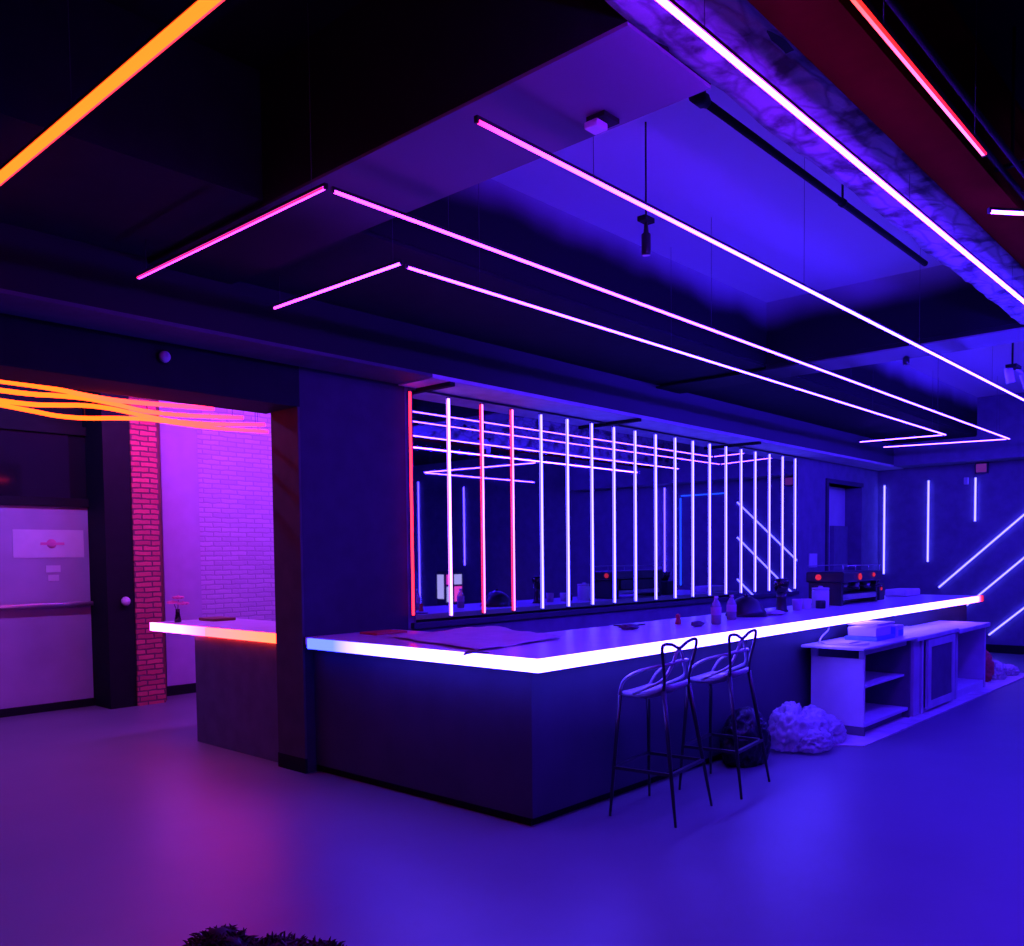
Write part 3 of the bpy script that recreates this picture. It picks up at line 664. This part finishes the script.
bottle('clear bottle of dark drink standing further in along the bar', 7.60, 4.08, 0.235, 0.045)
t = thing('hooded_lamp', 'black domed lamp cover resting on the bar past the bottles', 'lamp cover', (8.12, 4.2, ZTP))
MB().lathe((8.12, 4.2, ZTP+0.001), [(0.20, 0), (0.205, 0.01), (0.19, 0.05), (0.15, 0.12), (0.10, 0.17), (0.04, 0.195), (0.0, 0.197)], 24).build('dome', 'blackplastic', t)
MB().lathe((8.12, 4.2, ZTP+0.19), [(0.02, 0), (0.02, 0.025), (0.008, 0.03)], 12).build('finial', 'blackplastic', t)
t = thing('tall_grinder', 'tall slim dark grinder standing on the bar in front of the last tubes', 'grinder', (8.92, 4.2, ZTP))
MB().lathe((8.92, 4.2, ZTP+0.001), [(0.07, 0), (0.075, 0.01), (0.06, 0.03), (0.05, 0.14), (0.055, 0.2)], 18).build('grinder_base', 'blackplastic', t)
MB().lathe((8.92, 4.2, ZTP+0.2), [(0.055, 0), (0.075, 0.06), (0.08, 0.13), (0.07, 0.14)], 18).build('hopper', 'dglass', t)
MB().lathe((8.92, 4.2, ZTP+0.34), [(0.07, 0), (0.07, 0.015), (0.02, 0.02)], 18).build('hopper_lid', 'blackplastic', t)
def cup(lb, x, y, r, h, mat):
    z = ZTP+0.001
    t = thing('tumbler', lb, 'cup', (x, y, z), 0, 'cups on the bar')
    MB().lathe((x, y, z), [(r*0.8, 0), (r*0.85, 0.004), (r, h), (r*0.93, h), (r*0.78, 0.012)], 18).build('cup_body', mat, t)
cup('pale pinkish cup beside the tall dark grinder', 9.22, 4.16, 0.055, 0.125, 'labelpink')
cup('pale cup, the smaller one next to the white canister', 9.50, 4.18, 0.06, 0.115, 'card')
t = thing('canister', 'tall white canister on the bar before the coffee machine', 'canister', (9.93, 4.2, ZTP+0.001))
MB().lathe((9.93, 4.2, ZTP+0.001), [(0.09, 0), (0.095, 0.008), (0.095, 0.19), (0.09, 0.2)], 20).build('canister_body', 'white', t)
MB().lathe((9.93, 4.2, ZTP+0.201), [(0.097, 0), (0.097, 0.025), (0.03, 0.03), (0.02, 0.045), (0.0, 0.045)], 20).build('canister_lid', 'card', t)
tag(MB().lathe((9.70, 4.1, ZTP+0.001), [(0.05, 0), (0.055, 0.005), (0.055, 0.085), (0.05, 0.09)], 16).build('dark_tin', 'blackplastic'), 'small dark tin between the pale cup and the white canister', 'tin')
# coffee machine
cm = thing('coffee_machine', 'wide dark coffee machine with red lit gauges at the far end of the bar', 'coffee machine', (11.2, 4.3, ZTP))
x0, x1 = 10.25, 11.5
z = ZTP+0.001
MB().bbox(x0+0.05, x1-0.05, 4.10, 4.50, z+0.06, z+0.13, 0.012).build('drip_tray', 'steel', cm)
MB().bbox(x0+0.12, x1-0.12, 4.30, 4.52, z+0.13, z+0.27).build('machine_body', 'darksteel', cm)
MB().bbox(x0, x1, 4.06, 4.52, z+0.27, z+0.40, 0.02).build('machine_head', 'darksteel', cm)
for xx in (x0+0.04, x1-0.10):
    MB().bbox(xx, xx+0.06, 4.10, 4.50, z, z+0.27).build('leg', 'darksteel', cm)
for xx in (x0+0.28, x0+0.64, x0+1.0):
    g = MB().lathe((xx, 4.16, z+0.21), [(0.04, 0), (0.045, 0.01), (0.045, 0.06)], 14).build('group_head', 'steel', cm)
    MB().tube([(xx, 4.13, z+0.22), (xx, 3.98, z+0.205)], [0.012, 0.015], 8).build('handle', 'blackplastic', g)
MB().tube([(x0+0.02, 4.08, z+0.47), (x1-0.02, 4.08, z+0.47)], 0.007, 6).tube([(x0+0.02, 4.5, z+0.47), (x1-0.02, 4.5, z+0.47)], 0.007, 6).build('cup_rail', 'steel', cm)
for xx in (x0+0.04, x0+0.42, x0+0.84, x1-0.04):
    MB().tube([(xx, 4.08, z+0.40), (xx, 4.08, z+0.47)], 0.006, 6).build('rail_post', 'steel', cm)
for xx, zz, rr in ((x0+0.50, z+0.335, 0.04), (x0+0.95, z+0.35, 0.026)):
    MB().lathe((xx, 4.06, zz), [(rr, 0.0), (rr, -0.012), (rr*0.6, -0.02), (0, -0.022)], 16, 'y').build('red_gauge', M['led_red'], cm)
MB().lathe((x0, 4.36, z+0.335), [(0.035, 0.0), (0.035, -0.012), (0.02, -0.02), (0, -0.022)], 16, 'x').build('red_gauge', M['led_red'], cm)
t = thing('coffee_grinder', 'dark coffee grinder right of the coffee machine', 'grinder', (11.85, 4.3, ZTP))
MB().bbox(11.75, 11.95, 4.18, 4.42, z, z+0.22, 0.015).build('grinder_body', 'blackplastic', t)
MB().lathe((11.85, 4.3, z+0.22), [(0.06, 0), (0.09, 0.06), (0.10, 0.13), (0.08, 0.14)], 16).build('hopper', 'dglass', t)
MB().lathe((11.80, 4.175, z+0.15), [(0.02, 0), (0.02, -0.008), (0, -0.009)], 12, 'y').build('red_button', M['led_red'], t)
tag(MB().bbox(12.85, 13.45, 4.2, 4.5, z, z+0.10, 0.02).build('storage_tub', 'card'), 'pale low tub near the far tip of the bar', 'tub')
# loose things on the near counter
def sheet(name, lb, cat, poly_fn, nu, nv, mat):
    vs = [poly_fn(i/nu, j/nv) for i in range(nu+1) for j in range(nv+1)]
    k = len(vs); vs += [(v[0], v[1], v[2]-0.004) for v in vs]; fs = []
    for i in range(nu):
        for j in range(nv):
            a = i*(nv+1)+j
            fs.append((a, a+nv+1, a+nv+2, a+1)); fs.append((k+a, k+a+1, k+a+nv+2, k+a+nv+1))
    rim = [i*(nv+1) for i in range(nu+1)]+[nu*(nv+1)+j for j in range(1, nv+1)]+[i*(nv+1)+nv for i in range(nu-1, -1, -1)]+[j for j in range(nv-1, 0, -1)]
    for i in range(len(rim)):
        a, b = rim[i], rim[(i+1) % len(rim)]; fs.append((a, b, k+b, k+a))
    return tag(MB().add(vs, fs, True).build(name, mat), lb, cat)
def drape(u, v):
    c = [Vector((4.12, 4.05, 0)), Vector((4.45, 5.35, 0)), Vector((5.55, 5.25, 0)), Vector((5.12, 4.15, 0))]
    p = c[0].lerp(c[3], u).lerp(c[1].lerp(c[2], u), v)
    n = noise.fractal(Vector((p.x*2.2, p.y*2.2, 3)), 0.8, 2, 3)
    zz = ZTP+0.012+max(-0.006, 0.022*n)
    if p.x > 5.0: zz += 0.010*math.sin((p.x-5.0)*5)
    return (p.x+0.05*noise.noise(Vector((p.y*3, 1, 2))), p.y+0.05*noise.noise(Vector((p.x*3, 7, 2))), zz)
sheet('wrapping_paper', 'pale wrinkled wrapping sheet lying over the near corner of the bar', 'paper', drape, 26, 26, 'paper')
def tip(u, v):
    # a small torn tip hanging over the glowing edge
    x = 4.10-0.14*u; s = (1-u)*0.09+0.004
    return (x, 4.02+s*(v-0.5)*2, ZTP+0.006-0.010*max(0, u-0.75)*4)
sheet('paper_scrap', 'torn dark scrap tip poking over the glowing edge near the corner', 'paper', tip, 6, 4, 'walld')
tag(MB().bbox(4.50, 4.82, 5.55, 5.78, ZTP+0.001, ZTP+0.018, 0.004).build('folder', 'redcard'), 'flat red folder on the counter beside the dark wall', 'folder')
tag(MB().bbox(6.35, 6.62, 4.4, 4.56, ZTP+0.001, ZTP+0.012, 0.003).build('tray', 'darksteel'), 'thin dark tray at the inner edge of the bar', 'tray')
tag(MB().lathe((6.84, 4.2, ZTP+0.001), [(0.024, 0), (0.027, 0.005), (0.024, 0.04), (0.018, 0.05), (0.025, 0.06), (0.02, 0.085), (0.006, 0.095)], 14).build('syrup_pot', 'redcard'), 'small reddish pot on the bar before the bottles', 'pot')
for k, (x, y, s, lb) in enumerate([(6.15, 4.25, 0.10, 'small crumpled scrap lying on the bar above the first stool'), (6.75, 3.95, 0.07, 'tiny crumpled scrap lying just before the first bottle'), (8.45, 4.05, 0.12, 'pale crumpled wrapper lying between the black dome and the tall grinder')]):
    tag(MB().blob((x, y, ZTP+0.02), (s, s*0.7, 0.025), 0.4, 2.5, 3, 30+k, ZTP+0.001, True).build('paper_scrap', 'paper' if k == 2 else 'inside'), lb, 'paper')
# on the side counter
tag(MB().bbox(4.55, 4.80, 8.2, 8.5, ZTP+0.001, ZTP+0.03, 0.004).build('brown_tray', 'brown'), 'low brown tray at the far end of the short side counter', 'tray')
tag(MB().lathe((4.72, 6.66, ZTP+0.001), [(0.02, 0), (0.024, 0.004), (0.022, 0.07), (0.012, 0.085), (0.012, 0.1)], 14).build('pump_bottle', 'pinkcard'), 'small pink bottle on the side counter against the pillar', 'bottle')
fl = thing('flower_vase', 'pink flower heads in a slim vase at the end of the side counter', 'vase', (4.30, 8.45, ZTP))
MB().lathe((4.30, 8.45, ZTP+0.001), [(0.03, 0), (0.035, 0.01), (0.022, 0.08), (0.02, 0.12), (0.024, 0.13)], 14).build('vase', 'dglass', fl)
MB().tube([(4.30, 8.45, ZTP+0.1), (4.31, 8.45, ZTP+0.22)], 0.004, 6).tube([(4.30, 8.45, ZTP+0.1), (4.28, 8.48, ZTP+0.18)], 0.004, 6).build('stem', 'walld', fl)
for px, py, pz in ((4.31, 8.45, 0.25), (4.27, 8.49, 0.20), (4.34, 8.41, 0.19)):
    pm = MB()
    for k in range(6):
        a = k*math.pi/3
        pm.blob((px+0.035*math.cos(a), py+0.035*math.sin(a), ZTP+pz), (0.03, 0.03, 0.014), 0.1, 1, 2, k)
    pm.blob((px, py, ZTP+pz+0.008), (0.018, 0.018, 0.014), 0.1, 1, 2, 9)
    pm.build('flower_head', 'pinkcard', fl)

# ------------------------------------------------------------------ ceiling fittings
t = thing('ceiling_speaker', 'small pale box fixture under the plastered beam where the ceiling bay begins', 'fixture', (3.12, 2.36, 3.595))
MB().bbox(3.085, 3.165, 2.285, 2.355, 3.545, 3.575, 0.006).build('speaker_case', 'white', t)
MB().box(3.09, 3.20, 2.25, 2.345, 3.575, 3.595).build('shadow_plate', 'black', t)  # dark offset plate standing in for the shadow behind the box
t = thing('pendant_spotlight', 'black spotlight hanging on a thin rod below the blue ceiling', 'spotlight', (4.49, 2.97, ZC-0.03))
MB().tube([(4.49, 2.97, ZC-0.03), (4.49, 2.97, 3.72)], 0.006, 6).build('drop_rod', 'black', t)
MB().bbox(4.44, 4.54, 2.94, 3.00, 3.69, 3.72, 0.004).build('canopy', 'black', t)
MB().lathe((4.49, 2.97, 3.50), [(0.026, 0), (0.028, 0.01), (0.028, 0.12), (0.016, 0.13), (0.010, 0.19)], 16).build('lamp_head', 'blackplastic', t)
t = thing('ceiling_pipe', 'black pipe running under the ceiling beside the masonry beam', 'pipe', (3.8, 2.2, 3.9))
zp = 3.92; yp = 2.24
MB().tube([(3.86, yp, zp), (7.2, yp, zp)], 0.021, 10).build('pipe_run', 'black', t)
MB().lathe((3.84, yp, zp), [(0.036, -0.03), (0.036, 0.05)], 12, 'x').tube([(3.84, yp, zp), (3.84, yp, zp+0.06), (3.80, yp, zp+0.03)], 0.03, 10).build('elbow', 'black', t)
for xx in (3.9, 5.6):
    MB().tube([(xx, yp, zp), (xx, yp, ZC-0.03)], 0.008, 6).lathe((xx, yp, zp), [(0.026, -0.02), (0.026, 0.02)], 10, 'x').build('hanger', 'black', t)
t = thing('cable_conduit', 'pair of thin dark conduits along the steel beam', 'conduit', (0, 1.17, 3.6))
for k, yy in enumerate((1.19, 1.12)):
    MB().tube([(-3, yy, 3.62), (XE-0.6, yy, 3.62)], 0.014, 8).build('conduit_run', 'bulk', t)
for xx in (-1, 2, 5, 8, 11, 14):
    MB().box(xx, xx+0.03, 1.09, 1.23, 3.635, 3.65).tube([(xx, 1.15, 3.65), (xx, 1.15, ZC)], 0.008, 6).build('bracket', 'black', t)
t = thing('twin_spotlight', 'white twin spotlight hanging at the right edge past the second beam', 'spotlight', (9.95, 2.26, ZC-0.03))
MB().tube([(9.95, 2.26, ZC-0.03), (9.95, 2.26, 3.56)], 0.01, 6).box(9.85, 10.05, 2.2, 2.3, 3.54, 3.57).build('drop_rod', 'black', t)
MB().tube([(9.92, 2.29, 3.55), (9.94, 2.27, 3.40)], 0.04, 12).build('lamp_head', 'white', t)
MB().tube([(10.1, 2.20, 3.5), (10.14, 2.16, 3.36)], 0.035, 12).tube([(10.02, 2.24, 3.55), (10.1, 2.2, 3.5)], 0.012, 6).build('lamp_head', 'white', t)
t = thing('beam_spotlight', 'tiny black spotlight under the second plastered beam', 'spotlight', (8.86, 2.92, 3.595))
MB().lathe((8.86, 2.92, 3.51), [(0.028, 0), (0.03, 0.005), (0.03, 0.07), (0.012, 0.085)], 14).build('lamp_head', 'blackplastic', t)
t = thing('mounted_dome_camera', 'small pale dome camera on the dark header over the side room', 'camera', (2.97, YB, 3.13))
MB().lathe((2.97, YB, 3.13), [(0.05, 0), (0.05, -0.015), (0.045, -0.02)], 16, 'y').build('camera_base', 'black', t)
MB().lathe((2.97, YB-0.02, 3.13), [(0.04, 0), (0.036, -0.02), (0.022, -0.035), (0, -0.04)], 16, 'y').build('dome', 'knob', t)
# end wall and back wall fittings
t = thing('sign_box', 'small magenta lit sign box high on the end wall', 'sign', (XE, 4.2, 3.06))
MB().bbox(XE-0.08, XE-0.001, 4.10, 4.30, 3.05, 3.23, 0.008).build('sign_case', 'walld', t)
MB().box(XE-0.084, XE-0.08, 4.12, 4.28, 3.07, 3.21).build('sign_face', glow('sign_glow', [(0, (0.07, 0.008, 0.16)), (1, (0.07, 0.008, 0.16))]), t)
tag(MB().bbox(XE-0.06, XE-0.001, 4.41, 4.48, 2.88, 3.0, 0.01).build('wall_sensor', 'white'), 'small white sensor box on the end wall beside the shortest tube', 'sensor')
tag(MB().bbox(13.58, 13.88, YB-0.015, YB-0.001, 1.50, 1.72, 0.003).build('wall_notice', 'white'), 'small pale notice on the wall between the mirror and the doorway', 'notice')
# bright stand across the room, seen in the mirror
t = thing('display_stand', 'stand with bright pink and white panels seen in the mirror', 'stand', (15.3, -4.2, 0))
MB().bbox(15.0, 15.6, -4.4, -3.9, 0, 0.55).build('stand_base', 'walld', t)
MB().bbox(15.0, 15.6, -4.3, -4.0, 0.55, 1.38).build('stand_body', 'fascia', t)
MB().box(15.04, 15.24, -3.998, -3.99, 0.62, 1.0).box(15.3, 15.56, -3.998, -3.99, 1.05, 1.3).box(14.99, 14.995, -4.28, -4.05, 0.7, 1.3).build('white_panel', glow('screen_white', [(0, (0.35, 0.32, 0.7)), (1, (0.35, 0.32, 0.7))]), t)
MB().box(15.04, 15.24, -3.998, -3.99, 1.05, 1.3).box(15.3, 15.56, -3.998, -3.99, 0.62, 1.0).build('pink_panel', glow('screen_pink', [(0, (0.7, 0.05, 0.5)), (1, (0.7, 0.05, 0.5))]), t)

# ------------------------------------------------------------------ world and camera
w = bpy.data.worlds.new('room_air'); S.world = w; w.use_nodes = True
w.node_tree.nodes['Background'].inputs['Color'].default_value = (0.25, 0.12, 1.0, 1)
w.node_tree.nodes['Background'].inputs['Strength'].default_value = 0.002
F, CX, CY, YAW, PITCH, ROLL, H = 881.722, 512.0, 598.352, 0.737, -0.047, -0.011, 1.72
fw = Vector((math.cos(YAW)*math.cos(PITCH), math.sin(YAW)*math.cos(PITCH), math.sin(PITCH)))
rg = Vector((math.sin(YAW), -math.cos(YAW), 0)); upv = rg.cross(fw)
r2 = rg*math.cos(ROLL)+upv*math.sin(ROLL); u2 = -rg*math.sin(ROLL)+upv*math.cos(ROLL)
cam = bpy.data.cameras.new('viewpoint'); co = bpy.data.objects.new('viewpoint', cam); COL.objects.link(co)
mm = Matrix((r2, u2, -fw)).transposed().to_4x4(); mm.translation = (0, 0, H)
co.matrix_world = mm
cam.sensor_width = 36; cam.lens = 36*F/1024; cam.shift_x = (512-CX)/1024; cam.shift_y = (CY-473)/1024
cam.clip_start = 0.05; cam.clip_end = 100
S.camera = co
